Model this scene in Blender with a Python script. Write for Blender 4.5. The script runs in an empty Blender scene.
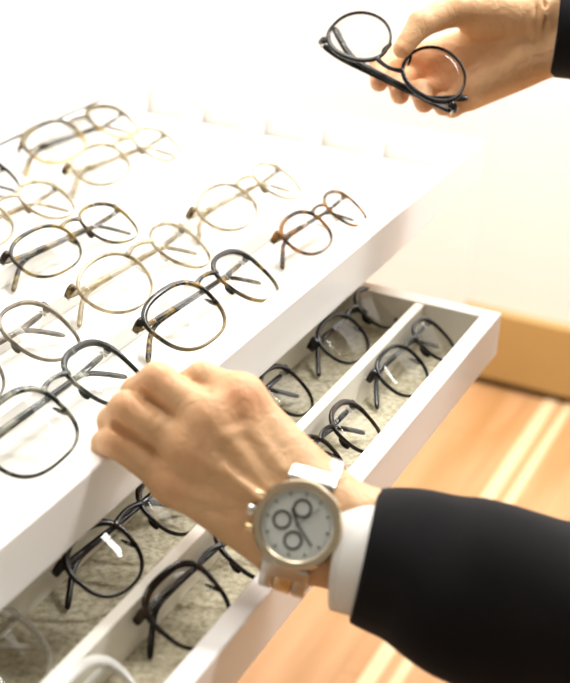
import bpy, bmesh, math, random
import numpy as np
from mathutils import Vector, Matrix, Euler
random.seed(7)
PI = math.pi
scn = bpy.context.scene
COL = scn.collection

# ---------------------------------------------------------------- camera frame
CAM = np.array([0.0, 0.0, 0.46])
RIGHT = np.array([0.42791770, -0.90263288, 0.04626363])
DOWN = np.array([-0.37867785, -0.22552975, -0.89762989])
FWD = np.array([0.82066408, 0.3665927, -0.43831525])
FPX = 1400.0

def W(u, v, d):
    """point of the place at depth d metres in the direction read off the photograph"""
    return CAM + d * ((u - 285.0) / FPX * RIGHT + (v - 341.5) / FPX * DOWN + FWD)

# ---------------------------------------------------------------- materials
def mat(name, color=(0.8, 0.8, 0.8), rough=0.5, metal=0.0, spec=0.5, trans=0.0, ior=1.45,
        sss=0.0, coat=0.0, noise=None, bump=None, alpha=1.0, sheen=0.0):
    m = bpy.data.materials.new(name)
    m.use_nodes = True
    nt = m.node_tree
    b = nt.nodes['Principled BSDF']
    b.inputs['Base Color'].default_value = (*color, 1)
    b.inputs['Roughness'].default_value = rough
    b.inputs['Metallic'].default_value = metal
    b.inputs['Specular IOR Level'].default_value = spec
    b.inputs['Transmission Weight'].default_value = trans
    b.inputs['IOR'].default_value = ior
    b.inputs['Coat Weight'].default_value = coat
    b.inputs['Alpha'].default_value = alpha
    b.inputs['Sheen Weight'].default_value = sheen
    if sss:
        b.inputs['Subsurface Weight'].default_value = sss
        b.inputs['Subsurface Radius'].default_value = (1.0, 0.35, 0.2)
        b.inputs['Subsurface Scale'].default_value = 0.006
    tc = nt.nodes.new('ShaderNodeTexCoord')
    if noise:
        # noise = (scale, color2, lo, hi, detail)
        sc, c2, lo, hi, det = noise
        n = nt.nodes.new('ShaderNodeTexNoise')
        n.inputs['Scale'].default_value = sc
        n.inputs['Detail'].default_value = det
        r = nt.nodes.new('ShaderNodeValToRGB')
        r.color_ramp.elements[0].position = lo
        r.color_ramp.elements[0].color = (*color, 1)
        r.color_ramp.elements[1].position = hi
        r.color_ramp.elements[1].color = (*c2, 1)
        nt.links.new(tc.outputs['Object'], n.inputs['Vector'])
        nt.links.new(n.outputs['Fac'], r.inputs['Fac'])
        nt.links.new(r.outputs['Color'], b.inputs['Base Color'])
    if bump:
        sc, st, dist = bump
        n = nt.nodes.new('ShaderNodeTexNoise')
        n.inputs['Scale'].default_value = sc
        n.inputs['Detail'].default_value = 4
        bp = nt.nodes.new('ShaderNodeBump')
        bp.inputs['Strength'].default_value = st
        bp.inputs['Distance'].default_value = dist
        nt.links.new(tc.outputs['Object'], n.inputs['Vector'])
        nt.links.new(n.outputs['Fac'], bp.inputs['Height'])
        nt.links.new(bp.outputs['Normal'], b.inputs['Normal'])
    return m

M = {}
M['white'] = mat('white_lacquer', (0.90, 0.885, 0.865), 0.35, coat=0.2, noise=(3.0, (0.88, 0.865, 0.845), .3, .7, 2))
M['tray_white'] = mat('white_tray_lining', (0.78, 0.76, 0.71), 0.8, noise=(60, (0.75, 0.73, 0.68), .3, .7, 4), bump=(600, .15, .0006))
M['felt'] = mat('beige_felt_lining', (0.64, 0.59, 0.44), 0.95, noise=(190, (0.38, 0.335, 0.22), .40, .66, 9), bump=(350, .6, .0015), sheen=.2)
M['cream'] = mat('cream_lacquer', (0.84, 0.81, 0.73), 0.45, noise=(4, (0.82, 0.78, 0.69), .3, .7, 2))
M['wall'] = mat('wall_paint', (0.93, 0.92, 0.90), 0.7, noise=(2, (0.92, 0.91, 0.89), .3, .7, 2))
M['tan'] = mat('tan_baseboard_wood', (0.50, 0.32, 0.115), 0.45, noise=(3, (0.42, 0.26, 0.09), .3, .7, 5))
M['gap_shade'] = mat('painted_gap_shade', (0.10, 0.06, 0.025), 0.8, noise=(8, (0.08, 0.05, 0.02), .3, .7, 2))  # dark brown holds the shade of the gap below the baseboard
M['inlay'] = mat('pale_wood_inlay', (0.80, 0.60, 0.36), 0.35, noise=(6, (0.74, 0.53, 0.31), .3, .7, 5))
M['lens'] = None
M['steel'] = mat('brushed_steel', (0.66, 0.64, 0.60), 0.3, metal=1.0, bump=(900, .05, .0002))
M['gold'] = mat('champagne_gold', (0.80, 0.62, 0.36), 0.28, metal=1.0, bump=(900, .05, .0002))
M['two'] = mat('warm_steel', (0.66, 0.56, 0.41), 0.3, metal=1.0, bump=(900, .05, .0002))
M['dial'] = mat('silver_dial', (0.84, 0.90, 0.92), 0.4, noise=(40, (0.76, 0.80, 0.80), .3, .7, 2))
M['ink'] = mat('dark_dial_print', (0.05, 0.05, 0.05), 0.4, bump=(900, .05, .0001))
M['pad'] = mat('clear_silicone', (0.92, 0.9, 0.84), 0.2, trans=.7, bump=(500, .03, .0001))
M['shirt'] = mat('white_cotton', (0.90, 0.89, 0.86), 0.85, bump=(1200, .35, .0004), noise=(5, (0.88, .87, .84), .3, .7, 2), sheen=.2)
M['jacket'] = mat('black_wool', (0.0075, 0.007, 0.008), 0.95, spec=.12, bump=(700, .5, .0008), noise=(12, (0.012, 0.011, 0.012), .3, .7, 4), sheen=.08)
M['nail'] = mat('fingernail', (0.86, 0.60, 0.46), 0.25, coat=.3, bump=(200, .05, .0002))

def lens_material():
    m = bpy.data.materials.new('clear_lens')
    m.use_nodes = True
    nt = m.node_tree
    for n in list(nt.nodes):
        nt.nodes.remove(n)
    out = nt.nodes.new('ShaderNodeOutputMaterial')
    mix = nt.nodes.new('ShaderNodeMixShader')
    tr = nt.nodes.new('ShaderNodeBsdfTransparent')
    tr.inputs['Color'].default_value = (0.965, 0.965, 0.955, 1)
    gl = nt.nodes.new('ShaderNodeBsdfGlossy')
    gl.inputs['Roughness'].default_value = 0.03
    fr = nt.nodes.new('ShaderNodeFresnel')
    fr.inputs['IOR'].default_value = 1.3
    ge = nt.nodes.new('ShaderNodeNewGeometry')
    iv = nt.nodes.new('ShaderNodeMath'); iv.operation = 'SUBTRACT'; iv.inputs[0].default_value = 1
    mu = nt.nodes.new('ShaderNodeMath'); mu.operation = 'MULTIPLY'
    nt.links.new(ge.outputs['Backfacing'], iv.inputs[1])
    nt.links.new(fr.outputs[0], mu.inputs[0]); nt.links.new(iv.outputs[0], mu.inputs[1])
    nt.links.new(mu.outputs[0], mix.inputs[0])
    nt.links.new(tr.outputs[0], mix.inputs[1])
    nt.links.new(gl.outputs[0], mix.inputs[2])
    nt.links.new(mix.outputs[0], out.inputs['Surface'])
    return m
M['lens'] = lens_material()

def acetate(name, dark, light, grad=None, scale=55, lo=.42, hi=.56, trans=.0, rough=.12):
    """mottled acetate; grad=(z_low, z_high, lower colour) makes the two-tone sheet real frames are cut from"""
    m = bpy.data.materials.new(name)
    m.use_nodes = True
    nt = m.node_tree
    b = nt.nodes['Principled BSDF']
    b.inputs['Roughness'].default_value = rough + .08
    b.inputs['Specular IOR Level'].default_value = .3
    b.inputs['Coat Weight'].default_value = .05
    b.inputs['Transmission Weight'].default_value = trans
    tc = nt.nodes.new('ShaderNodeTexCoord')
    n = nt.nodes.new('ShaderNodeTexNoise')
    n.inputs['Scale'].default_value = scale
    n.inputs['Detail'].default_value = 3
    n.inputs['Distortion'].default_value = .6
    r = nt.nodes.new('ShaderNodeValToRGB')
    r.color_ramp.elements[0].position = lo
    r.color_ramp.elements[0].color = (*dark, 1)
    r.color_ramp.elements[1].position = hi
    r.color_ramp.elements[1].color = (*light, 1)
    nt.links.new(tc.outputs['Object'], n.inputs['Vector'])
    nt.links.new(n.outputs['Fac'], r.inputs['Fac'])
    col = r.outputs['Color']
    if grad:
        z0, z1, c = grad
        sx = nt.nodes.new('ShaderNodeSeparateXYZ')
        mr = nt.nodes.new('ShaderNodeMapRange')
        mr.inputs['From Min'].default_value = z0
        mr.inputs['From Max'].default_value = z1
        mx = nt.nodes.new('ShaderNodeMix')
        mx.data_type = 'RGBA'
        nt.links.new(tc.outputs['Object'], sx.inputs[0])
        nt.links.new(sx.outputs['Z'], mr.inputs['Value'])
        nt.links.new(mr.outputs[0], mx.inputs['Factor'])
        mx.inputs['A'].default_value = (*c, 1)
        nt.links.new(col, mx.inputs['B'])
        col = mx.outputs['Result']
    nt.links.new(col, b.inputs['Base Color'])
    return m

A = {
 'black': acetate('black_acetate', (0.006, 0.006, 0.006), (0.014, 0.012, 0.010)),
 'tortoise': acetate('dark_tortoise_acetate', (0.010, 0.008, 0.006), (0.30, 0.19, 0.045), grad=(-0.02, 0.026, (0.30, 0.20, 0.06)), lo=.54, hi=.66, scale=75),
 'tortoise_dark': acetate('black_brown_tortoise', (0.008, 0.006, 0.005), (0.035, 0.018, 0.007), lo=.56, hi=.66),
 'amber': acetate('amber_tortoise', (0.022, 0.011, 0.005), (0.32, 0.14, 0.03), lo=.47, hi=.6, scale=70),
 'crystal_grey': acetate('grey_striped_acetate', (0.010, 0.014, 0.012), (0.22, 0.22, 0.17), lo=.52, hi=.64, scale=70, trans=.0),
 'champagne': acetate('champagne_crystal', (0.26, 0.19, 0.09), (0.66, 0.56, 0.37), lo=.38, hi=.62, trans=.4, scale=60),
 'champagne_pale': acetate('pale_champagne_crystal', (0.42, 0.34, 0.2), (0.8, 0.72, 0.52), lo=.35, hi=.6, trans=.6, scale=40),
 'corner': acetate('brown_corner_acetate', (0.035, 0.024, 0.010), (0.26, 0.18, 0.08), lo=.46, hi=.60, scale=120),
 'smoke': acetate('smoky_beige_crystal', (0.10, 0.08, 0.055), (0.34, 0.29, 0.22), lo=.35, hi=.65, trans=.25),
 'thin_tortoise': acetate('thin_olive_tortoise', (0.02, 0.015, 0.008), (0.30, 0.20, 0.05), lo=.48, hi=.62, scale=50),
 'two_tone': acetate('brown_to_honey_acetate', (0.022, 0.017, 0.009), (0.13, 0.09, 0.03), grad=(0.016, 0.034, (0.62, 0.44, 0.17)), lo=.4, hi=.6),
 'clear': acetate('clear_acetate', (0.72, 0.70, 0.62), (0.86, 0.84, 0.78), lo=.4, hi=.6, trans=.75, rough=.05),
 'white_clear': acetate('milky_white_acetate', (0.80, 0.79, 0.74), (0.92, 0.91, 0.88), lo=.4, hi=.6, trans=.3, rough=.08),
}

def skin_material():
    m = bpy.data.materials.new('skin')
    m.use_nodes = True
    nt = m.node_tree
    b = nt.nodes['Principled BSDF']
    b.inputs['Roughness'].default_value = .48
    b.inputs['Specular IOR Level'].default_value = .35
    b.inputs['Subsurface Weight'].default_value = .12
    b.inputs['Subsurface Radius'].default_value = (1.0, .35, .18)
    b.inputs['Subsurface Scale'].default_value = .006
    tc = nt.nodes.new('ShaderNodeTexCoord')
    n = nt.nodes.new('ShaderNodeTexNoise'); n.inputs['Scale'].default_value = 26; n.inputs['Detail'].default_value = 4
    r = nt.nodes.new('ShaderNodeValToRGB')
    r.color_ramp.elements[0].position = .33; r.color_ramp.elements[0].color = (0.64, 0.375, 0.19, 1)
    r.color_ramp.elements[1].position = .68; r.color_ramp.elements[1].color = (0.76, 0.47, 0.26, 1)
    at = nt.nodes.new('ShaderNodeAttribute'); at.attribute_name = 'flush'
    mx = nt.nodes.new('ShaderNodeMix'); mx.data_type = 'RGBA'
    mx.inputs['B'].default_value = (0.78, 0.34, 0.17, 1)
    nt.links.new(tc.outputs['Object'], n.inputs['Vector'])
    nt.links.new(n.outputs['Fac'], r.inputs['Fac'])
    nt.links.new(at.outputs['Fac'], mx.inputs['Factor'])
    nt.links.new(r.outputs['Color'], mx.inputs['A'])
    nt.links.new(mx.outputs['Result'], b.inputs['Base Color'])
    n2 = nt.nodes.new('ShaderNodeTexNoise'); n2.inputs['Scale'].default_value = 330; n2.inputs['Detail'].default_value = 5
    bp = nt.nodes.new('ShaderNodeBump'); bp.inputs['Strength'].default_value = .35; bp.inputs['Distance'].default_value = .0008
    nt.links.new(tc.outputs['Object'], n2.inputs['Vector'])
    nt.links.new(n2.outputs['Fac'], bp.inputs['Height'])
    n3 = nt.nodes.new('ShaderNodeTexNoise'); n3.inputs['Scale'].default_value = 75; n3.inputs['Detail'].default_value = 3; n3.inputs['Distortion'].default_value = 1.2
    bp3 = nt.nodes.new('ShaderNodeBump'); bp3.inputs['Strength'].default_value = .55; bp3.inputs['Distance'].default_value = .003
    nt.links.new(tc.outputs['Object'], n3.inputs['Vector'])
    nt.links.new(n3.outputs['Fac'], bp3.inputs['Height'])
    nt.links.new(bp.outputs['Normal'], bp3.inputs['Normal'])
    nt.links.new(bp3.outputs['Normal'], b.inputs['Normal'])
    return m
M['skin'] = skin_material()

def floor_material():
    m = bpy.data.materials.new('orange_wood_floor')
    m.use_nodes = True
    nt = m.node_tree
    b = nt.nodes['Principled BSDF']
    b.inputs['Roughness'].default_value = .38
    tc = nt.nodes.new('ShaderNodeTexCoord')
    mp = nt.nodes.new('ShaderNodeMapping'); mp.inputs['Scale'].default_value = (1.2, 9, 1)
    n = nt.nodes.new('ShaderNodeTexNoise'); n.inputs['Scale'].default_value = 2.2; n.inputs['Detail'].default_value = 6
    r = nt.nodes.new('ShaderNodeValToRGB')
    r.color_ramp.elements[0].position = .3; r.color_ramp.elements[0].color = (0.44, 0.225, 0.085, 1)
    r.color_ramp.elements[1].position = .7; r.color_ramp.elements[1].color = (0.60, 0.34, 0.17, 1)
    br = nt.nodes.new('ShaderNodeTexBrick')
    br.inputs['Scale'].default_value = 1.0
    br.inputs['Brick Width'].default_value = 1.4; br.inputs['Row Height'].default_value = .13
    br.inputs['Mortar Size'].default_value = .0015
    br.inputs['Color1'].default_value = (1, 1, 1, 1); br.inputs['Color2'].default_value = (.95, .94, .93, 1)
    br.inputs['Mortar'].default_value = (.8, .75, .7, 1)
    mx = nt.nodes.new('ShaderNodeMix'); mx.data_type = 'RGBA'; mx.blend_type = 'MULTIPLY'; mx.inputs['Factor'].default_value = 1
    nt.links.new(tc.outputs['Object'], mp.inputs[0]); nt.links.new(mp.outputs[0], n.inputs['Vector'])
    nt.links.new(tc.outputs['Object'], br.inputs['Vector'])
    nt.links.new(n.outputs['Fac'], r.inputs['Fac'])
    nt.links.new(r.outputs['Color'], mx.inputs['A']); nt.links.new(br.outputs['Color'], mx.inputs['B'])
    nt.links.new(mx.outputs['Result'], b.inputs['Base Color'])
    return m
M['floor'] = floor_material()

# ---------------------------------------------------------------- mesh helpers
def link(o, parent=None):
    COL.objects.link(o)
    if parent is not None:
        o.parent = parent
    return o

def obj(name, bm, material, parent=None, smooth=True):
    me = bpy.data.meshes.new(name)
    bm.normal_update()
    bm.to_mesh(me); bm.free()
    me.materials.append(material)
    if smooth:
        me.polygons.foreach_set('use_smooth', [True] * len(me.polygons))
    return link(bpy.data.objects.new(name, me), parent)

def thing(name, label, cat, loc=(0, 0, 0), rot=(0, 0, 0), group=None):
    o = bpy.data.objects.new(name, None)
    o.empty_display_size = .03
    COL.objects.link(o)
    o.location = loc; o.rotation_euler = rot
    o['label'] = label; o['category'] = cat
    if group: o['group'] = group
    return o

def struct(name, bm, m, label=None, smooth=False):
    o = obj(name, bm, m, None, smooth)
    o['kind'] = 'structure'
    if label: o['label'] = label
    return o

def add_box(bm, x0, x1, y0, y1, z0, z1, bev=0.0, seg=3):
    vs = [bm.verts.new((x, y, z)) for x in (x0, x1) for y in (y0, y1) for z in (z0, z1)]
    idx = [(0, 1, 3, 2), (4, 6, 7, 5), (0, 4, 5, 1), (2, 3, 7, 6), (0, 2, 6, 4), (1, 5, 7, 3)]
    fs = [bm.faces.new([vs[i] for i in f]) for f in idx]
    if bev > 0:
        es = list({e for f in fs for e in f.edges})
        bmesh.ops.bevel(bm, geom=es, offset=bev, segments=seg, profile=.7, affect='EDGES')
    return bm

def box(x0, x1, y0, y1, z0, z1, bev=0.0, seg=3):
    return add_box(bmesh.new(), x0, x1, y0, y1, z0, z1, bev, seg)

def sweep(bm, pts, sec, up=Vector((0, 0, 1)), closed=False, cap=True):
    """sec(i, t) -> list of (a, b) section points: a along side, b along up"""
    pts = [Vector(p) for p in pts]
    n = len(pts); rings = []
    for i, p in enumerate(pts):
        if closed:
            t = pts[(i + 1) % n] - pts[i - 1]
        else:
            t = pts[min(i + 1, n - 1)] - pts[max(i - 1, 0)]
        t.normalize()
        s = t.cross(up)
        if s.length < 1e-6: s = Vector((1, 0, 0))
        s.normalize(); u = s.cross(t)
        rings.append([bm.verts.new(p + s * a + u * b) for a, b in sec(i, i / max(1, n - 1))])
    k = len(rings[0])
    for i in range(n if closed else n - 1):
        A_, B_ = rings[i], rings[(i + 1) % n]
        for j in range(k):
            bm.faces.new([A_[j], A_[(j + 1) % k], B_[(j + 1) % k], B_[j]])
    if cap and not closed:
        bm.faces.new(rings[0][::-1]); bm.faces.new(rings[-1])
    bmesh.ops.recalc_face_normals(bm, faces=bm.faces[:])
    return rings

def rounded(a, b, k=10, p=3.2):
    out = []
    for j in range(k):
        t = 2 * PI * (j + .5) / k
        c, s = math.cos(t), math.sin(t)
        out.append((a * math.copysign(abs(c) ** (2 / p), c), b * math.copysign(abs(s) ** (2 / p), s)))
    return out

def add_cyl(bm, mat4, r, h, seg=48, bev=0.0):
    g = bmesh.ops.create_cone(bm, cap_ends=True, segments=seg, radius1=r, radius2=r, depth=h, matrix=mat4)
    if bev > 0:
        vs = set(g['verts'])
        es = [e for e in bm.edges if e.verts[0] in vs and e.verts[1] in vs and
              any(len(f.verts) > 4 for f in e.link_faces)]
        bmesh.ops.bevel(bm, geom=es, offset=bev, segments=3, profile=.5, affect='EDGES')
    return g

# ---------------------------------------------------------------- spectacles
def lens_curve(w, h, n=56, p=2.4, panto=0.0, square_top=0.0):
    """closed outline of one lens (right-hand lens, nose at -x), centred on 0"""
    out = []
    for i in range(n):
        t = 2 * PI * i / n
        c, s = math.cos(t), math.sin(t)
        pp = p + (square_top if s > 0 else 0)
        x = w / 2 * math.copysign(abs(c) ** (2 / pp), c)
        z = h / 2 * math.copysign(abs(s) ** (2 / pp), s)
        x *= 1 + panto * (z / (h / 2)) * .5              # wider above, narrower below
        if s < 0 and c < 0:                              # nose side cut away
            x *= 1 - panto * .18 * (-s)
        out.append((x, z))
    return out

SPEC = {}
def make_spectacles(name, label, mats, w=.152, lw=.054, lh=.043, p=2.4, panto=.12, sq=0.0,
                    rim=0.0016, brow=0.0029, temple_h=.0023, lean=26, pads=False, keyhole=False,
                    cat='glasses', group=None, folded=True, loc=(0, 0, 0), yaw=0, tip_m=None,
                    endpiece=1.0, hang=.042, rest=True, rot=None, wk=1.9, corner=None, temple_m=None):
    """front faces -y, bottom of the rims near z=0, temples folded behind (+y)"""
    fm = A[mats] if isinstance(mats, str) else mats
    tm = temple_m or fm
    cx = w / 2 - lw / 2 - .0045                            # lens centre
    cz = lh / 2 + .003
    wrap = lambda x: wk * x * x                     # shallow wrap of the front
    root = thing(name, label, cat, group=group)
    dep = .0018                                            # half depth of the front
    base = lens_curve(lw, lh, p=p, panto=panto, square_top=sq)
    n = len(base)
    bm = bmesh.new()
    for sx in (-1, 1):
        cur = [(sx * x, z) for x, z in base]
        rings = []
        for i, (x, z) in enumerate(cur):
            nx, nz = x / (lw / 2) ** 2, z / (lh / 2) ** 2
            l = math.hypot(nx, nz); nx /= l; nz /= l
            up = max(0, z / (lh / 2))
            side = max(0, sx * x / (lw / 2))
            t = rim + (brow - rim) * up ** .8 + .0012 * up * side
            X, Z = x + sx * cx, z + cz
            y = wrap(X)
            prof = [(-.0004, -dep * .7), (t * .25, -dep), (t * .75, -dep), (t, -dep * .55), (t, dep * .55), (t * .75, dep), (t * .2, dep), (-.0004, dep * .7)]
            rings.append([bm.verts.new((X + nx * a, y + b, Z + nz * a)) for a, b in prof])
        for i in range(n):
            P, Q = rings[i], rings[(i + 1) % n]
            for j in range(8):
                bm.faces.new([P[j], P[(j + 1) % 8], Q[(j + 1) % 8], Q[j]])
    # bridge
    bw = cx - lw / 2 + .002
    zb = cz + lh * .30
    pts = []
    for i in range(9):
        t = -1 + 2 * i / 8
        pts.append((t * (bw + .0015), -.0002, zb + .0042 * (1 - t * t) - .0006))
    sweep(bm, pts, lambda i, t: rounded(.0016, (.0024 if not keyhole else .0022) * (.75 + .5 * abs(2 * t - 1) ** 2)))
    if keyhole:
        pts = [(-bw - .001, 0, zb - .010), (-bw * .7, 0, zb - .007), (0, 0, zb - .0045), (bw * .7, 0, zb - .007), (bw + .001, 0, zb - .010)]
        sweep(bm, pts, lambda i, t: rounded(.0013, .0009))
    # end pieces wrapping back to the hinges
    zh = cz + lh * .36
    bm_front = bm
    for sx in (-1, 1):
        if corner: bm = bmesh.new()
        x0 = sx * (cx + lw / 2 - .003)
        xe = sx * (w / 2)
        pts = [(x0, wrap(x0), zh + .001), (xe - sx * .0035, wrap(xe) * .95, zh + .0008), (xe - sx * .0010, wrap(xe) + .0018, zh), (xe - sx * .0004, wrap(xe) + .0055, zh - .0004), (xe - sx * .0006, wrap(xe) + .0080, zh - .0006)]
        sweep(bm, pts, lambda i, t: rounded(.0019, .0040 * endpiece * (1 - .25 * t)))
        if corner:
            bmesh.ops.recalc_face_normals(bm, faces=bm.faces[:])
            ep = obj('end_piece', bm, A[corner], root)
            sb = ep.modifiers.new('subd', 'SUBSURF'); sb.levels = 1; sb.render_levels = 1
    if corner: bm = bm_front
    bmesh.ops.recalc_face_normals(bm, faces=bm.faces[:])
    front = obj('front_frame', bm, fm, root)
    sub = front.modifiers.new('subd', 'SUBSURF'); sub.levels = 1; sub.render_levels = 1
    # lenses
    for sx in (-1, 1):
        bm = bmesh.new()
        layers = []
        for side in (-1, 1):
            rr = []
            for f in (1.01, .75, .45):
                rr.append([bm.verts.new((sx * x * f + sx * cx, wrap(sx * x * f + sx * cx) + side * .0007 - .0014 * (1 - f * f), z * f + cz)) for x, z in base])
            c = bm.verts.new((sx * cx, wrap(cx) + side * .0007 - .0014, cz))
            for a, b in ((0, 1), (1, 2)):
                for i in range(n):
                    bm.faces.new([rr[a][i], rr[a][(i + 1) % n], rr[b][(i + 1) % n], rr[b][i]])
            for i in range(n):
                bm.faces.new([rr[2][i], rr[2][(i + 1) % n], c])
            layers.append(rr[0])
        for i in range(n):
            bm.faces.new([layers[0][i], layers[0][(i + 1) % n], layers[1][(i + 1) % n], layers[1][i]])
        bmesh.ops.recalc_face_normals(bm, faces=bm.faces[:])
        obj('lens', bm, M['lens'], root)
    # nose pads
    for sx in (-1, 1):
        bm = bmesh.new()
        bmesh.ops.create_uvsphere(bm, u_segments=14, v_segments=8, radius=1,
            matrix=Matrix.Translation((sx * (bw - .0012), .0036, cz - .001)) @ Euler((0, sx * .35, sx * .5)).to_matrix().to_4x4() @ Matrix.Diagonal((.0013, .0028, .0062, 1)))
        obj('nose_pad', bm, M['pad'] if pads else fm, root)
    # hinges and temples
    TL = w * 1.06 - .002
    for k, sx in enumerate((-1, 1)):
        hx, hy = sx * (w / 2 - .0022), wrap(w / 2) + .0085
        bm = bmesh.new()
        for q in (-1, 0, 1):
            add_cyl(bm, Matrix.Translation((hx, hy + .0006, zh + q * .0022)), .0013, .0020, 12)
        obj('hinge', bm, M['steel'], root)
        off = .0022 + k * .0042                           # second temple lies behind the first
        nb = TL - hang
        pts = []
        for i in range(15):
            s = TL * i / 14
            if s < nb:
                X = hx - sx * s; Z = zh - .0015 * (s / nb)
                Y = hy + off * min(1, s / .02) + .0005
            else:
                q = (s - nb) / hang
                ang = .64 * min(1, q * 2)
                X = pts[-1][0] - sx * (TL / 14) * math.cos(ang)
                Z = pts[-1][2] - (TL / 14) * math.sin(ang)
                Y = pts[-1][1] + .0010
            pts.append((X, Y, Z))
        bm = bmesh.new()
        sweep(bm, pts, lambda i, t: rounded(.0013 if t < .7 else .0017, temple_h * (1.15 - .5 * t if t < .6 else .85 + .25 * (t - .6) / .4), 10, 2.8), up=Vector((0, 0, 1)))
        tmp = obj('temple', bm, tm, root)
        sb = tmp.modifiers.new('subd', 'SUBSURF'); sb.levels = 1; sb.render_levels = 1
    SPEC[root.name] = root
    # rest on the tray: lean back about x, yaw, lift so the lowest point touches
    if rest:
        R = Euler((-math.radians(lean), 0, math.radians(yaw)), 'XYZ').to_matrix()
        R = Matrix.Rotation(math.radians(yaw), 3, 'Z') @ Matrix.Rotation(-math.radians(lean), 3, 'X')
        zmin = min((R @ v.co).z for c in root.children for v in c.data.vertices)
        root.rotation_euler = R.to_euler()
        root.location = (loc[0], loc[1], loc[2] - zmin + .0002)
    else:
        root.location = loc
        if rot: root.rotation_euler = rot
    return root

def at_plane(u, v, z):
    d = (u - 285.0) / FPX * RIGHT + (v - 341.5) / FPX * DOWN + FWD
    k = (z - CAM[2]) / d[2]
    return CAM + k * d

def place_specs(pix, side, yaw, zfloor, **kw):
    """pix: where one end piece (side -1 left, 1 right, 0 bridge) stands; lean and yaw given"""
    w = kw.get('w', .152); lh = kw.get('lh', .043)
    root = make_spectacles(loc=(0, 0, zfloor), yaw=yaw, **kw)
    R = root.rotation_euler.to_matrix()
    cx = w / 2 - kw['lw'] / 2 - .0045
    e = R @ Vector((side * cx, kw.get('wk', 1.9) * cx * cx, lh / 2 + .003))
    P = at_plane(pix[0], pix[1], root.location.z + e.z)
    root.location.x = P[0] - e.x
    root.location.y = P[1] - e.y
    cs = [R @ v.co + root.location for c in root.children for v in c.data.vertices]
    up = zfloor > -.05                                      # keep each pair between the dividers of its row
    rows = [(.431, .517), (.521, .592), (.596, .664), (.668, .745), (.749, .829)] if up else [(.316, .3695), (.3785, .449)]
    zt = -.017 if up else -.077
    low = [c.y for c in cs if c.z < zt]
    mid = (min(low) + max(low)) / 2
    a, b = min(rows, key=lambda r: abs((r[0] + r[1]) / 2 - mid))
    a += .0005; b -= .0005
    sh = 0.0
    if min(low) < a: sh = a - min(low)
    elif max(low) > b: sh = max(b - max(low), a - min(low))
    if up and max(c.y for c in cs) + sh > .826: sh = .826 - max(c.y for c in cs)
    if a < .44 and (.42 < a or a < .33):                    # front rows: nothing may press into the front panel
        zr = 0 if up else -.075
        fr = min(c.y for c in cs if c.z < zr)
        sh = max(sh, a - fr)
    root.location.y += sh
    return root

# ---------------------------------------------------------------- the room
FZ = -.75
struct('floor', box(-1.2, 2.33, -2.2, 1.55, FZ - .03, FZ), M['floor'])
struct('trim_1', box(-1.2, 2.30, .437, .452, FZ, FZ + .0015), M['inlay'])
struct('trim_2', box(-1.2, 2.30, .468, .490, FZ, FZ + .0015), M['inlay'])
struct('wall_end', box(2.31, 2.43, -2.2, 1.55, FZ, 1.7), M['wall'])
struct('wall_back', box(-1.2, 2.31, 1.45, 1.55, FZ, 1.7), M['wall'])
bb = bmesh.new(); add_box(bb, 2.285, 2.31, -2.2, .666, FZ + .018, FZ + .152, .003)
struct('baseboard_end', bb, M['tan'])
struct('gap_shade_strip', box(2.300, 2.31, -2.2, .666, FZ, FZ + .018), M['gap_shade'])  # strip coloured dark as the shadow line under the baseboard
struct('trim_4', box(2.296, 2.31, .666, 1.45, FZ, 1.7, .004), M['wall'])

# cabinet with its top and face; the drawers run out of it
cab = thing('display_cabinet', 'long white display cabinet with two open drawers full of spectacles', 'cabinet', (.20, .83, FZ))
def cpart(name, x0, x1, y0, y1, z0, z1, m=M['white'], bev=.002):
    return obj(name, box(x0 - .20, x1 - .20, y0 - .83, y1 - .83, z0 - FZ, z1 - FZ, bev), m, cab, False)
cpart('worktop', .20, 1.67, .8315, 1.44, .001, .073, bev=.003)
cpart('face_stile', 1.425, 1.65, .8325, .85, -.60, .0008, bev=.0005)
cpart('lower_stile', 1.17, 1.429, .832, .85, -.60, -.050)
cpart('face_panel', .22, 1.169, .832, .85, -.60, -.116)
cpart('side_panel', 1.651, 1.67, .832, 1.44, FZ + .05, .001)
cpart('side_panel', .20, .219, .832, 1.44, FZ + .05, .001)
cpart('back_panel', .22, 1.65, 1.42, 1.44, FZ + .05, .001)
cpart('plinth', .22, 1.65, .88, 1.42, FZ, FZ + .05, M['tan'])

def drawer(name, label, x0, x1, yf, yi, yb, ztop, zbot, zfl, divs, lining, wallm, divz, endt=.018, front_m=M['white']):
    ox, oy, oz = x0, yf, zbot
    t = bpy.data.objects.new(name, None); t.empty_display_size = .03
    link(t, cab); t.location = (ox - .20, oy - .83, oz - FZ)
    t['label'] = label
    P = lambda n, a, b, c, d, e, f, m, bev=.0015: obj(n, box(a - ox, b - ox, c - oy, d - oy, e - oz, f - oz, bev), m, t, False)
    P('front_panel', x0, x1, yf, yi, zbot, ztop, front_m, .0022)
    P('side_panel', x1 - endt, x1, yi, yb, zbot, ztop, wallm)
    P('side_panel', x0, x0 + endt, yi, yb, zbot, ztop, wallm)
    P('back_panel', x0 + endt, x1 - endt, yb - .012, yb, zbot, ztop, wallm)
    P('bottom_panel', x0 + endt, x1 - endt, yi, yb - .012, zbot, zfl - .002, wallm, .0005)
    P('lining', x0 + endt, x1 - endt, yi, yb - .012, zfl - .002, zfl, lining, .0003)
    for d0, d1 in divs:
        P('divider', x0 + endt, x1 - endt, d0, d1, zfl, divz, wallm, .001)
    return t

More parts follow.
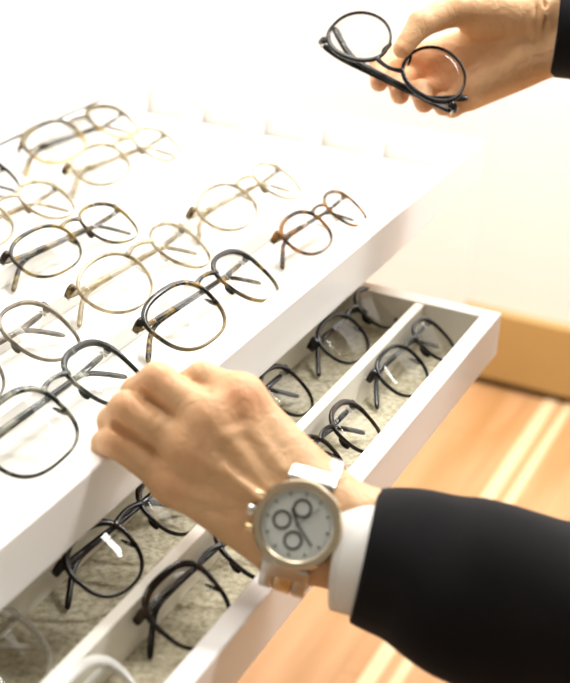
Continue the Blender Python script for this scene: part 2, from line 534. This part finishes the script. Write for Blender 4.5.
UF, LF = -.033, -.1125
drawer('drawer', 'upper open white drawer gripped by the hand', .30, 1.42, .410, .431, .831, 0.0, -.043, UF,
       [(.517, .521), (.592, .596), (.664, .668), (.745, .749)], M['tray_white'], M['white'], -.016)
drawer('drawer', 'lower open drawer with beige felt lining', .30, 1.16, .300, .316, 1.20, -.075, -.118, LF,
       [(.3695, .3785), (.449, .456)], M['felt'], M['cream'], -.076, front_m=M['white'])

# ---------------------------------------------------------------- spectacles in the drawers
S = 'spectacles in the upper drawer'
T = 'spectacles in the lower drawer'
place_specs((108, 374), 1, 0, UF, name='spectacles', label='large grey and black striped square spectacles beside the fingers gripping the drawer', mats='crystal_grey', w=0.1730, lw=0.0680, lh=0.0540, p=2.7, rim=0.0018, brow=0.0049, group=S, lean=60)
place_specs((188, 316), -1, -3, UF, name='spectacles', label='dark tortoiseshell spectacles against the front panel, just above the gripping hand', mats='tortoise', w=0.1690, lw=0.0660, lh=0.0530, p=2.6, panto=.18, rim=0.0020, brow=0.0045, group=S, lean=60)
place_specs((308, 233), -1, -4, UF, name='spectacles', label='amber brown tortoiseshell spectacles, farthest pair in the front row of the upper drawer', mats='amber', w=0.1370, lw=0.0520, lh=0.0420, p=2.3, rim=0.0016, brow=0.0037, pads=True, group=S, lean=58)
place_specs((42, 331), 1, -3, UF, name='spectacles', label='smoky beige spectacles cut by the left photo edge, second row of the upper drawer', mats='smoke', corner='corner', w=0.1730, lw=0.0680, lh=0.0560, p=2.5, rim=0.0016, brow=0.0029, group=S, lean=60)
place_specs((118, 283), -1, -3, UF, name='spectacles', label='clear champagne spectacles with gold bridge in the middle of the second row', mats='champagne', corner='corner', w=0.1720, lw=0.0650, lh=0.0530, p=2.2, panto=.2, rim=0.0014, brow=0.0028, pads=True, group=S, lean=60)
place_specs((229, 207), -1, -5, UF, name='spectacles', label='pale gold crystal spectacles behind the dark tortoiseshell pair, far end of the second row', mats='champagne', corner='corner', w=0.1620, lw=0.0620, lh=0.0490, p=2.2, rim=0.0016, brow=0.0029, group=S, lean=60)
place_specs((44, 250), -1, -7, UF, name='spectacles', label='thin olive tortoiseshell spectacles nearest the left edge in the third row', mats='thin_tortoise', corner='tortoise_dark', w=0.1550, lw=0.0620, lh=0.0460, p=2.5, panto=.15, rim=0.0013, brow=0.0030, group=S, lean=60)
place_specs((48, 200), 1, -7, UF, name='spectacles', label='honey crystal spectacles at the left edge between the thin tortoiseshell and the two tone pair', mats='champagne', corner='corner', w=0.1570, lw=0.0600, lh=0.0460, p=2.3, rim=0.0016, brow=0.0037, group=S, lean=60)
place_specs((100, 164), -1, -9, UF, name='spectacles', label='light champagne spectacles with brown corners, far end of the fourth row', mats='champagne', corner='corner', w=0.1570, lw=0.0600, lh=0.0460, p=2.3, rim=0.0016, brow=0.0032, group=S, lean=60)
place_specs((47, 140), -1, -8, UF, name='spectacles', label='brown to honey two tone spectacles, farthest back by the cabinet', mats='two_tone', w=0.1670, lw=0.0640, lh=0.0480, p=2.7, rim=0.0020, brow=0.0059, group=S, lean=62)
place_specs((-12, 178), 1, -8, UF, name='spectacles', label='black spectacles mostly cut off by the left photo edge in the back row', mats='black', w=0.1570, lw=0.0600, lh=0.0460, rim=0.0016, brow=0.0037, group=S, lean=60)

place_specs((107, 560), -1, -3, LF, name='spectacles', label='black round spectacles in the shaded back row of the lower drawer under the hand', mats='tortoise_dark', w=0.1400, lw=0.0510, lh=0.0460, p=2.4, rim=0.0019, brow=0.0054, group=T, lean=54)
place_specs((183, 604), -1, -3, LF, name='spectacles', label='black square spectacles at the near front of the lower drawer, below the watch', mats='tortoise_dark', w=0.1420, lw=0.0530, lh=0.0490, p=2.7, panto=.16, rim=0.0020, brow=0.0051, group=T, lean=55)
place_specs((8, 655), 1, -3, LF, name='spectacles', label='clear transparent spectacles on the shaded felt at the bottom left edge', mats='clear', w=0.1510, lw=0.0600, lh=0.0500, p=2.3, rim=0.0026, brow=0.0054, group=T, lean=56)
place_specs((70, 694), 1, -3, LF, name='spectacles', label='milky white clear spectacles cut by the bottom edge in front of the felt divider', mats='white_clear', w=0.1510, lw=0.0600, lh=0.0480, p=2.6, rim=0.0031, brow=0.0061, group=T, lean=56)
place_specs((287, 391), 1, -5, LF, name='spectacles', label='black spectacles half hidden behind the hand in the back row of the lower drawer', mats='tortoise_dark', w=0.1410, lw=0.0540, lh=0.0460, rim=0.0016, brow=0.0040, group=T, lean=55)
place_specs((345, 339), -1, 0, LF, name='spectacles', label='black spectacles with thick left hinge, farthest pair in the back row of the lower drawer', mats='black', w=0.1390, lw=0.0540, lh=0.0440, rim=0.0014, brow=0.0040, group=T, lean=55, endpiece=1.4)
place_specs((355, 427), 1, -3, LF, name='spectacles', label='olive black spectacles just above the wrist in the front row of the lower drawer', mats='tortoise_dark', w=0.1330, lw=0.0520, lh=0.0440, rim=0.0016, brow=0.0044, group=T, lean=55)
place_specs((404, 371), -1, -2, LF, name='spectacles', label='black spectacles with bright lens reflections at the far corner of the lower drawer', mats='black', w=0.1330, lw=0.0520, lh=0.0440, rim=0.0014, brow=0.0032, group=T, lean=55)

# spectacles held in the far hand (upside down, tilted)
held = make_spectacles('spectacles', 'thin black spectacles held upside down between the fingers of the far hand', 'black',
                       w=.134, lw=.052, lh=.046, p=2.1, rim=.0021, brow=.0042, temple_h=.0032, rest=False, group=None, hang=.046)
eL, eR = W(322, 33, 1.205), W(456, 101, 1.18)
Xa = Vector(eL - eR).normalized()             # frame x axis runs towards the left end
toCam = Vector(CAM - (eL + eR) / 2).normalized()
upv = Vector(DOWN) * .9 + Vector(RIGHT) * -.45
# front faces the camera, top of the frame points down
Za = (upv - Xa * upv.dot(Xa)).normalized()
# lean the plane a bit so the lenses are seen slightly from the side
Za = (Za + toCam * .38); Za = (Za - Xa * Za.dot(Xa)).normalized()
Ya = Za.cross(Xa).normalized()
Rm = Matrix((Xa, Ya, Za)).transposed()
mid = Vector((eL + eR) / 2)
held.rotation_euler = Rm.to_euler()
held.location = mid - Rm @ Vector((0, 0, .046 * .86 + .003))

# ---------------------------------------------------------------- body (signed-distance modelling, surface nets)
def smin(a, b, k):
    h = np.clip(.5 + .5 * (b - a) / k, 0, 1)
    return b * (1 - h) + a * h - k * h * (1 - h)

def cone_sdf(G, a, b, ra, rb):
    a = np.asarray(a, np.float32); b = np.asarray(b, np.float32)
    ab = b - a
    L2 = float(ab @ ab) + 1e-12
    h = ((G[0] - a[0]) * ab[0] + (G[1] - a[1]) * ab[1] + (G[2] - a[2]) * ab[2]) / L2
    h = np.clip(h, 0, 1)
    dx = G[0] - a[0] - ab[0] * h; dy = G[1] - a[1] - ab[1] * h; dz = G[2] - a[2] - ab[2] * h
    return np.sqrt(dx * dx + dy * dy + dz * dz) - (ra + (rb - ra) * h)

def surface_nets(f, org, h):
    s = f < 0
    nx, ny, nz = f.shape
    acc = np.zeros((nx - 1, ny - 1, nz - 1, 3), np.float32)
    cnt = np.zeros((nx - 1, ny - 1, nz - 1), np.float32)
    corners = [(i, j, k) for i in (0, 1) for j in (0, 1) for k in (0, 1)]
    def sl(a, c):
        return a[c[0]:c[0] + nx - 1, c[1]:c[1] + ny - 1, c[2]:c[2] + nz - 1]
    for c in corners:
        for ax in range(3):
            if c[ax] == 0:
                d = list(c); d[ax] = 1
                fa, fb = sl(f, c), sl(f, d)
                cr = (fa < 0) != (fb < 0)
                t = np.where(cr, fa / np.where(cr, fa - fb, 1), 0)
                for q in range(3):
                    v = c[q] + (t if q == ax else 0)
                    acc[..., q] += np.where(cr, v, 0)
                cnt += cr
    act = cnt > 0
    idx = -np.ones(act.shape, np.int64)
    idx[act] = np.arange(act.sum())
    ijk = np.argwhere(act)
    V = (ijk + acc[act] / cnt[act][:, None]) * h + np.array(org)
    F = []
    for ax in range(3):
        a0 = [slice(None)] * 3; a1 = [slice(None)] * 3
        a0[ax] = slice(0, -1); a1[ax] = slice(1, None)
        s0, s1 = s[tuple(a0)], s[tuple(a1)]
        e = np.argwhere(s0 != s1)
        b, c = [q for q in range(3) if q != ax]
        ok = (e[:, b] > 0) & (e[:, c] > 0) & (e[:, b] < f.shape[b] - 1) & (e[:, c] < f.shape[c] - 1)
        e = e[ok]
        sg = s0[e[:, 0], e[:, 1], e[:, 2]]
        def g(db, dc):
            p = e.copy(); p[:, b] -= db; p[:, c] -= dc
            return idx[p[:, 0], p[:, 1], p[:, 2]]
        q = np.stack([g(1, 1), g(0, 1), g(0, 0), g(1, 0)], 1)
        flip = sg if ax != 1 else ~sg
        q[~flip] = q[~flip][:, ::-1]
        F.append(q)
    return V, np.concatenate(F)

def grid(lo, hi, h):
    ax = [np.arange(lo[i], hi[i] + h, h, dtype=np.float32) for i in range(3)]
    return np.meshgrid(*ax, indexing='ij'), lo

def sdf_mesh(fn, pts, pad, h):
    P = np.array(pts)
    lo = P.min(0) - pad; hi = P.max(0) + pad
    G, org = grid(lo, hi, h)
    return surface_nets(fn(G).astype(np.float32), org, h)

def chain(G, js, rs, k=.003):
    d = None
    for (a, b), (ra, rb) in zip(zip(js[:-1], js[1:]), zip(rs[:-1], rs[1:])):
        c = cone_sdf(G, a, b, ra, rb)
        d = c if d is None else smin(d, c, k)
    return d

def hand_fn(H):
    def fn(G):
        palm = None
        for a, b, ra, rb in H['palm']:
            c = cone_sdf(G, a, b, ra, rb)
            palm = c if palm is None else smin(palm, c, H.get('kp', .012))
        fing = None
        for js, rs in H['fingers']:
            c = chain(G, js, rs, .0035)
            fing = c if fing is None else smin(fing, c, .0008)
        d = smin(palm, fing, .007)
        for a, b, ra, rb in H.get('ridges', []):
            d = smin(d, cone_sdf(G, a, b, ra, rb), .006)
        for a, b, r in H.get('grooves', []):
            g = cone_sdf(G, a, b, r, r)
            d = -smin(-d, g, .003)
        return d
    return fn

def interp(a, b, t):
    return np.asarray(a) * (1 - t) + np.asarray(b) * t

toC = -FWD
# ---- left hand: gripping the rim of the upper drawer, back of the hand up
wr = W(304, 524, .872)
crossL = (W(335, 470, .872) - W(268, 585, .872)); crossL /= np.linalg.norm(crossL)
elbowL = W(720, 655, .84)
mI, mM, mR, mP = W(241, 398, .884), W(211, 418, .876), W(189, 446, .880), W(174, 482, .888)
LH = {'palm': [
        (wr + crossL * .020, mI, .0205, .0135), (wr + crossL * .006, mM, .0205, .0135),
        (wr - crossL * .008, mR, .0205, .0130), (wr - crossL * .020, mP, .0190, .0130),
        (wr + crossL * .014, W(262, 440, .91), .020, .016),
        (mI + toC * .004, mI + toC * .0045, .0125, .0125), (mM + toC * .004, mM + toC * .0045, .0120, .0120), (mR + toC * .0035, mR + toC * .004, .0115, .0115), (mP + toC * .0035, mP + toC * .004, .0115, .0115),
        (wr + crossL * .013, elbowL + crossL * .01, .0205, .036), (wr - crossL * .013, elbowL - crossL * .01, .0200, .036)],
      'fingers': [
        ([mI, W(202, 379, .895), W(180, 388, .922), W(176, 402, .940)], [.0130, .0112, .0098, .0082]),
        ([mM, W(157, 381, .888), W(137, 392, .914), W(134, 408, .930)], [.0130, .0118, .0102, .0085]),
        ([mR, W(127, 409, .884), W(113, 421, .902), W(112, 436, .918)], [.0125, .0115, .0100, .0085]),
        ([mP, W(117, 441, .884), W(106, 444, .897), W(106, 455, .905)], [.0120, .0105, .0092, .0080]),
        ([wr + crossL * .022, W(285, 455, .905), W(245, 462, .935), W(215, 462, .955)], [.017, .0145, .0125, .0100])],
      'ridges': [(interp(wr, mI, .22) + toC * .0165, mI + toC * .0125, .0032, .0045),
                 (interp(wr, mM, .22) + toC * .0170, mM + toC * .0125, .0032, .0045),
                 (interp(wr, mR, .25) + toC * .0165, mR + toC * .0120, .0028, .0042),
                 (interp(wr, mP, .30) + toC * .0155, mP + toC * .0115, .0026, .0036),
                 (W(285, 470, .856), W(250, 430, .866), .0022, .0018), (W(250, 430, .866), W(222, 436, .860), .0018, .0014),
                 (W(262, 500, .850), W(225, 470, .858), .0020, .0016), (W(225, 470, .858), W(206, 436, .862), .0016, .0014)],
      'grooves': [(W(180, 373, .878), W(208, 391, .870), .0024), (W(136, 388, .882), W(170, 420, .869), .0030), (W(113, 424, .880), W(154, 457, .869), .0030)],
      'kp': .013}
ptsL = [wr, mI, mM, mR, mP, W(106, 455, .905), W(176, 402, .94), W(215, 462, .955), wr + (elbowL - wr) * .45]
# only hand + start of the forearm on the fine grid
def limit(P, lo, hi): return P
VL, FL = sdf_mesh(hand_fn(LH), ptsL, .03, .0016)

# ---- right hand: palm up, pinching the held spectacles
wrR = W(560, 32, 1.235)
crossR = W(556, -10, 1.235) - W(560, 75, 1.235); crossR /= np.linalg.norm(crossR)
elbowR = W(820, 60, 1.15)
nI, nM, nR, nP = W(432, 58, 1.262), W(440, 72, 1.265), W(452, 84, 1.262), W(470, 94, 1.252)
RH = {'palm': [
        (wrR + crossR * .016, nI, .0205, .0145), (wrR + crossR * .005, nM, .0205, .0145),
        (wrR - crossR * .006, nR, .0205, .0140), (wrR - crossR * .016, nP, .0195, .0140),
        (W(535, 14, 1.225), W(478, 18, 1.225), .021, .019),
        (W(520, 62, 1.235), W(480, 88, 1.238), .018, .013),
        (wrR + crossR * .012, elbowR, .0205, .036), (wrR - crossR * .012, elbowR, .0200, .036)],
      'fingers': [
        ([nI, W(397, 58, 1.268), W(380, 67, 1.245), W(379, 83, 1.228)], [.0130, .0105, .0095, .0080]),
        ([nM, W(412, 76, 1.268), W(399, 82, 1.242), W(400, 95, 1.222)], [.0130, .0112, .0100, .0085]),
        ([nR, W(430, 92, 1.262), W(421, 91, 1.238), W(424, 103, 1.220)], [.0125, .0112, .0100, .0088]),
        ([nP, W(452, 106, 1.250), W(444, 103, 1.232), W(443, 107, 1.218)], [.0115, .0100, .0090, .0080]),
        ([W(500, 10, 1.222), W(452, 10, 1.205), W(421, 24, 1.192), W(402, 49, 1.185)], [.0200, .0140, .0112, .0080])],
      'grooves': [(W(505, 62, 1.2115), W(455, 42, 1.222), .0035), (W(455, 42, 1.222), W(440, 52, 1.235), .0035), (W(452, 70, 1.236), W(488, 88, 1.216), .0022), (W(536, 0, 1.2040), W(541, 62, 1.2135), .0016), (W(544, 2, 1.2070), W(548, 60, 1.2150), .0014)],
      'kp': .011}
ptsR = [wrR, nI, nM, nR, nP, W(379, 83, 1.228), W(443, 107, 1.218), W(401, 51, 1.185), W(450, 5, 1.2), wrR + (elbowR - wrR) * .3]
VR, FR = sdf_mesh(hand_fn(RH), ptsR, .03, .0017)

# ---- arms and trunk on a coarse grid (all of it inside the jacket)
shL, shR = np.array([.80, -.16, .24]), np.array([1.16, -.13, .29])
chest = (shL + shR) / 2
hips = chest + np.array([-.02, -.10, -.46])
def core_fn(pad):
    def fn(G):
        d = cone_sdf(G, chest + [0, -.02, -.08], hips, .105 + pad, .115 + pad)
        d = smin(d, cone_sdf(G, shL, shR, .060 + pad, .060 + pad), .06)
        d = smin(d, cone_sdf(G, shL, elbowL, .052 + pad, .040 + pad), .03)
        d = smin(d, cone_sdf(G, shR, elbowR, .052 + pad, .040 + pad), .03)
        d = smin(d, cone_sdf(G, shL + [.08, 0, -.10], hips + [-.04, 0, 0], .085 + pad, .09 + pad), .05)
        d = smin(d, cone_sdf(G, shR + [-.08, 0, -.10], hips + [.06, 0, 0], .085 + pad, .09 + pad), .05)
        return d
    return fn
def body_core(G):
    d = core_fn(0.0)(G)
    d = smin(d, cone_sdf(G, elbowL, wr + (elbowL - wr) * .22, .040, .026), .01)
    d = smin(d, cone_sdf(G, elbowR, wrR + (elbowR - wrR) * .18, .040, .026), .01)
    d = smin(d, cone_sdf(G, chest, chest + [0, .03, .13], .055, .052), .03)
    return d
VB, FB = sdf_mesh(body_core, [shL, shR, hips, elbowL, elbowR, wr, wrR, chest + [0, 0, .17]], .17, .010)
VJ, FJ = sdf_mesh(core_fn(.016), [shL, shR, hips, elbowL, elbowR], .17, .011)

def mesh_from(parts, name, material, parent, flush=None):
    Vs, Fs, o = [], [], 0
    for V, F in parts:
        Vs.append(V); Fs.append(F + o); o += len(V)
    V = np.concatenate(Vs); F = np.concatenate(Fs)
    me = bpy.data.meshes.new(name)
    me.from_pydata(V.tolist(), [], F.tolist())
    me.update()
    bm = bmesh.new(); bm.from_mesh(me)
    bmesh.ops.recalc_face_normals(bm, faces=bm.faces[:])
    for _ in range(2):
        bmesh.ops.smooth_vert(bm, verts=bm.verts[:], factor=.5, use_axis_x=True, use_axis_y=True, use_axis_z=True)
    bm.to_mesh(me); bm.free()
    me.materials.append(material)
    me.polygons.foreach_set('use_smooth', [True] * len(me.polygons))
    if flush is not None:
        at = me.attributes.new('flush', 'FLOAT', 'POINT')
        co = np.empty(len(me.vertices) * 3); me.vertices.foreach_get('co', co); co = co.reshape(-1, 3)
        val = np.zeros(len(co))
        for c, r, a in flush:
            val = np.maximum(val, a * np.exp(-((co - np.asarray(c)) ** 2).sum(1) / r ** 2))
        at.data.foreach_set('value', val.astype(np.float32))
    return link(bpy.data.objects.new(name, me), parent)

person = thing('person', 'person in black jacket and white shirt, reaching in from the right with both hands', 'person')
fl = [(mI + toC * .012, .016, .75), (mM + toC * .012, .013, .35), (mR + toC * .012, .013, .3), (mP + toC * .010, .013, .45),
      (W(157, 381, .878), .011, .30), (W(127, 409, .874), .010, .3), (W(117, 441, .876), .010, .35),
      (W(379, 83, 1.222), .010, .7), (W(400, 95, 1.215), .010, .7), (W(424, 103, 1.212), .010, .7), (W(443, 107, 1.212), .009, .5),
      (W(430, 70, 1.25), .022, .6), (W(401, 51, 1.178), .010, .5)]
mesh_from([(VL, FL), (VR, FR), (VB, FB)], 'body', M['skin'], person, fl)

# nails that the camera side can see
def ellipsoid(name, c, ax, rad, m, parent):
    bm = bmesh.new()
    R = Matrix([Vector(a) for a in ax]).transposed().to_4x4()
    bmesh.ops.create_uvsphere(bm, u_segments=20, v_segments=12, radius=1, matrix=Matrix.Translation(Vector(c)) @ R @ Matrix.Diagonal((*rad, 1)))
    return obj(name, bm, m, parent)

# ---- sleeves: cloth tubes with an open, turned-in end and soft folds
def tube(path, radii, seed, n_ring=96, fold=.0022, thick=.003, turn=.03, steps=70, up=Vector((0, 0, 1)), wob=True, squash=1.0):
    path = [Vector(p) for p in path]
    segs = [0]
    for a, b in zip(path[:-1], path[1:]): segs.append(segs[-1] + (b - a).length)
    L = segs[-1]
    def at(s):
        s = max(0, min(L, s))
        for i in range(len(path) - 1):
            if s <= segs[i + 1] + 1e-9:
                t = (s - segs[i]) / (segs[i + 1] - segs[i])
                p0 = path[max(i - 1, 0)]; p1 = path[i]; p2 = path[i + 1]; p3 = path[min(i + 2, len(path) - 1)]
                P = .5 * ((2 * p1) + (p2 - p0) * t + (2 * p0 - 5 * p1 + 4 * p2 - p3) * t * t + (3 * p1 - p0 - 3 * p2 + p3) * t ** 3)
                return P, radii[i] * (1 - t) + radii[i + 1] * t
    rnd = random.Random(seed)
    waves = [(rnd.uniform(25, 70), rnd.choice([1, 2, 3]), rnd.uniform(0, 6.3), rnd.uniform(.4, 1)) for _ in range(6)]
    bm = bmesh.new(); rings = []
    order = [(turn * (1 - i / 5), -thick) for i in range(5)] + [(-.0005, -thick * .5)] + [(L * (i / steps) ** 1.15, 0) for i in range(steps + 1)]
    for s, dr in order:
        P, r = at(s)
        P2, _ = at(s + .004); P1, _ = at(s - .004)
        t = (P2 - P1).normalized()
        if s < 0: P = P + t * s
        sd = t.cross(up).normalized(); uu = sd.cross(t)
        ring = []
        for j in range(n_ring):
            a = 2 * PI * j / n_ring
            f = 0
            if wob:
                for wv, k, ph, am in waves:
                    f += am * math.sin(wv * s + k * a + ph)
                f *= fold * min(1, .25 + max(0, s) / .06)
            rr = r + dr + f
            ring.append(bm.verts.new(P + sd * math.cos(a) * rr * squash + uu * math.sin(a) * rr))
        rings.append(ring)
    for A_, B_ in zip(rings[:-1], rings[1:]):
        for j in range(n_ring):
            bm.faces.new([A_[j], A_[(j + 1) % n_ring], B_[(j + 1) % n_ring], B_[j]])
    bmesh.ops.recalc_face_normals(bm, faces=bm.faces[:])
    return bm

def join_bm(bms):
    out = bmesh.new()
    for b in bms:
        me = bpy.data.meshes.new('tmp'); b.to_mesh(me); b.free()
        out.from_mesh(me); bpy.data.meshes.remove(me)
    return out

slL = tube([W(364, 556, .868), W(405, 566, .866), W(455, 585, .862), W(530, 604, .855), W(620, 628, .848), elbowL, interp(elbowL, shL, .3)],
           [.0415, .0490, .0555, .0570, .0590, .0600, .0600], 3, fold=.0014)
slR = tube([W(555, 29, 1.235), W(610, 34, 1.228), W(700, 48, 1.19), elbowR, interp(elbowR, shR, .3)],
           [.042, .047, .054, .060, .062], 5, fold=.0014)
me = bpy.data.meshes.new('t'); me.from_pydata(VJ.tolist(), [], FJ.tolist()); tb = bmesh.new(); tb.from_mesh(me)
bmesh.ops.recalc_face_normals(tb, faces=tb.faces[:])
jb = join_bm([slL, slR, tb])
obj('jacket', jb, M['jacket'], person)
cfL = tube([W(341, 550, .874), W(356, 553, .872), W(380, 560, .867), W(420, 570, .865)], [.0380, .0388, .0390, .038], 8, fold=.0006, thick=.0022, turn=.025, steps=30)
obj('shirt_cuff', cfL, M['shirt'], person)
cfR = tube([W(566, 31, 1.235), W(585, 32, 1.234), W(620, 36, 1.226)], [.037, .037, .037], 9, fold=.0006, thick=.0022, turn=.02, steps=20)
obj('shirt_cuff', cfR, M['shirt'], person)

# ---------------------------------------------------------------- watch
axisL = (elbowL - wr); axisL /= np.linalg.norm(axisL)
wc = W(302, 523, .872)
nrm = toC * .96 - RIGHT * .17 - DOWN * .12
nrm = nrm - axisL * (nrm @ axisL); nrm /= np.linalg.norm(nrm)
side = np.cross(nrm, axisL); side /= np.linalg.norm(side)
Rw = Matrix((Vector(axisL), Vector(np.cross(nrm, axisL)), Vector(nrm))).transposed().to_4x4()   # x towards elbow, z out of dial
watch = thing('wristwatch', 'chunky steel chronograph wristwatch with silver dial on the wrist beside the white cuff', 'watch')
watch.matrix_world = Matrix.Translation(Vector(wc)) @ Rw
WS = 1.17
watch.matrix_world = watch.matrix_world @ Matrix.Diagonal((WS, WS, WS, 1))
RZ = .0222                                                   # dial height above the wrist centre
def wcyl(name, r, z0, z1, m, parent=watch, seg=64, bev=.0006, x=0, y=0):
    bm = bmesh.new(); add_cyl(bm, Matrix.Translation((x, y, (z0 + z1) / 2)), r, z1 - z0, seg, bev)
    return obj(name, bm, m, parent, True)
def autosm(o, ang=35):
    o.data.set_sharp_from_angle(angle=math.radians(ang)); return o
def ringmesh(r0, r1, z0, z1, n=96, edges=0, amp=0):
    bm = bmesh.new(); rings = []
    prof = [(r0, z0), (r1, z0), (r1, (z0 + z1) / 2), (r1 - .0012, z1), (r0 + .0006, z1), (r0, z1 - .0006)]
    for i in range(n):
        a = 2 * PI * i / n
        k = 1 + (amp * math.cos(edges * a) if edges else 0)
        rings.append([bm.verts.new((r * (k if r > r0 + .001 else 1) * math.cos(a), r * (k if r > r0 + .001 else 1) * math.sin(a), z)) for r, z in prof])
    for i in range(n):
        P, Q = rings[i], rings[(i + 1) % n]
        for j in range(6): bm.faces.new([P[j], P[(j + 1) % 6], Q[(j + 1) % 6], Q[j]])
    bmesh.ops.recalc_face_normals(bm, faces=bm.faces[:])
    return bm
case = autosm(wcyl('case', .0232, RZ - .008, RZ + .003, M['steel'], bev=.0015))
autosm(obj('bezel', ringmesh(.0188, .0236, RZ + .002, RZ + .0062, edges=8, amp=.012), M['two'], watch), 30)
dial = autosm(wcyl('dial', .0190, RZ + .0030, RZ + .0038, M['dial'], bev=0))
bm = bmesh.new()
for i in range(60):
    a = 2 * PI * i / 60
    L_ = .0022 if i % 5 == 0 else .0009
    mt = Matrix.Rotation(a, 4, 'Z') @ Matrix.Translation((.0172 - L_ / 2, 0, RZ + .0040))
    bmesh.ops.create_cube(bm, size=1, matrix=mt @ Matrix.Diagonal((L_, .0007 if i % 5 == 0 else .0002, .0004, 1)))
obj('hour_marks', bm, M['ink'], dial, False)
for x, y, r in ((0, -.0085, .0050), (-.0085, .0, .0050), (0, .0085, .0050)):
    sd = autosm(obj('subdial', ringmesh(r - .0007, r, RZ + .0038, RZ + .0043, 40), M['ink'], dial), 30)
    sd.location = (x, y, 0)
for nm, L_, a, wd in (('hour_hand', .0095, 2.2, .0012), ('minute_hand', .0145, -.7, .0009), ('second_hand', .0155, .9, .0004)):
    bm = bmesh.new()
    bmesh.ops.create_cube(bm, size=1, matrix=Matrix.Rotation(a, 4, 'Z') @ Matrix.Translation((L_ * .42, 0, RZ + .0047)) @ Matrix.Diagonal((L_, wd, .0003, 1)))
    obj(nm, bm, M['ink'], watch, False)
autosm(wcyl('crystal', .0189, RZ + .0052, RZ + .0060, M['lens'], bev=.0002))
def xcyl(name, r, x0, x1, y, z, m):
    bm = bmesh.new(); add_cyl(bm, Matrix.Translation(((x0 + x1) / 2, y, z)) @ Matrix.Rotation(PI / 2, 4, 'Y'), r, abs(x1 - x0), 20, .0004)
    return autosm(obj(name, bm, m, watch))
xcyl('crown', .0032, -.0232, -.0275, 0, RZ - .002, M['steel'])
xcyl('pusher', .0020, -.0215, -.0262, .0090, RZ - .002, M['gold'])
xcyl('pusher', .0020, -.0215, -.0262, -.0090, RZ - .002, M['gold'])
# bracelet: rows of links round an oval wrist
bmA, bmB = bmesh.new(), bmesh.new()
NL = 30
for i in range(NL):
    a = 2 * PI * (i + .5) / NL
    deg = math.degrees(a)
    ea, eb = .0365, .0210
    y, z = ea * math.sin(a), eb * math.cos(a) - .0005
    if z > RZ - .0075 and abs(y) < .020: continue
    ty, tz = ea * math.cos(a), -eb * math.sin(a)
    ang = math.atan2(tz, ty)
    wdt = .0115 if abs(a - PI) < 2.0 else .0120
    for q, bmx, ww in ((-1, bmA, .0075), (0, bmB, .0095), (1, bmA, .0075)):
        mt = Matrix.Translation((q * .0090, y, z)) @ Matrix.Rotation(ang, 4, 'X')
        g = bmesh.ops.create_cube(bmx, size=1, matrix=mt @ Matrix.Diagonal((ww, .0066, .0030, 1)))
for b_, nm in ((bmA, 'bracelet'), (bmB, 'bracelet_center_links')):
    bmesh.ops.bevel(b_, geom=b_.edges[:], offset=.0008, segments=2, profile=.5, affect='EDGES')
    autosm(obj(nm, b_, M['steel'] if nm == 'bracelet' else M['gold'], watch), 40)
# lugs
for sy in (-1, 1):
    bm = bmesh.new()
    add_box(bm, -.0130, .0130, -.0050, .0050, -.0028, .0028, .0018, 3)
    o = autosm(obj('end_link', bm, M['steel'], watch), 40)
    o.location = (0, sy * .0248, RZ - .0050); o.rotation_euler = (-sy * .75, 0, 0)

# ---------------------------------------------------------------- light and camera
w = bpy.data.worlds.new('world'); scn.world = w
w.use_nodes = True
bg = w.node_tree.nodes['Background']
bg.inputs['Color'].default_value = (1.0, .90, .74, 1)
bg.inputs['Strength'].default_value = .29
def area(name, loc, target, sx, sy, power, col=(1, .97, .92)):
    l = bpy.data.lights.new(name, 'AREA'); l.shape = 'RECTANGLE'; l.size = sx; l.size_y = sy
    l.energy = power; l.color = col
    o = bpy.data.objects.new(name, l); COL.objects.link(o)
    o.location = loc
    o.rotation_euler = (Vector(target) - Vector(loc)).to_track_quat('-Z', 'Y').to_euler()
    return o
area('ceiling_panel_light', (1.1, .7, 1.9), (1.1, .65, 0), 1.0, .8, 26)
area('end_window_light', (2.1, .5, 1.3), (1.2, .5, -.2), .9, .9, 24, (1, .98, .95))
area('added_wall_fill', (1.75, -.4, 1.4), (2.3, -.2, .0), .8, .3, 42, (1, .99, .98))  # fill light added out of view to whiten the end wall

cam = bpy.data.cameras.new('camera'); co = bpy.data.objects.new('camera', cam); COL.objects.link(co)
cam.sensor_fit = 'HORIZONTAL'; cam.sensor_width = 36.0
cam.lens = FPX / 570.0 * 36.0
cam.clip_start = .01
Mx = Matrix((Vector(RIGHT), Vector(-DOWN), Vector(-FWD))).transposed().to_4x4()
co.matrix_world = Matrix.Translation(Vector(CAM)) @ Mx
cam.dof.use_dof = True
cam.dof.focus_distance = 1.06
cam.dof.aperture_fstop = cam.lens / 13.0
scn.camera = co
scn.cycles.transparent_max_bounces = 32
scn.view_settings.view_transform = 'Standard'
scn.view_settings.look = 'None'
scn.view_settings.gamma = 1
scn.view_settings.use_curve_mapping = False
scn.view_settings.exposure = .14
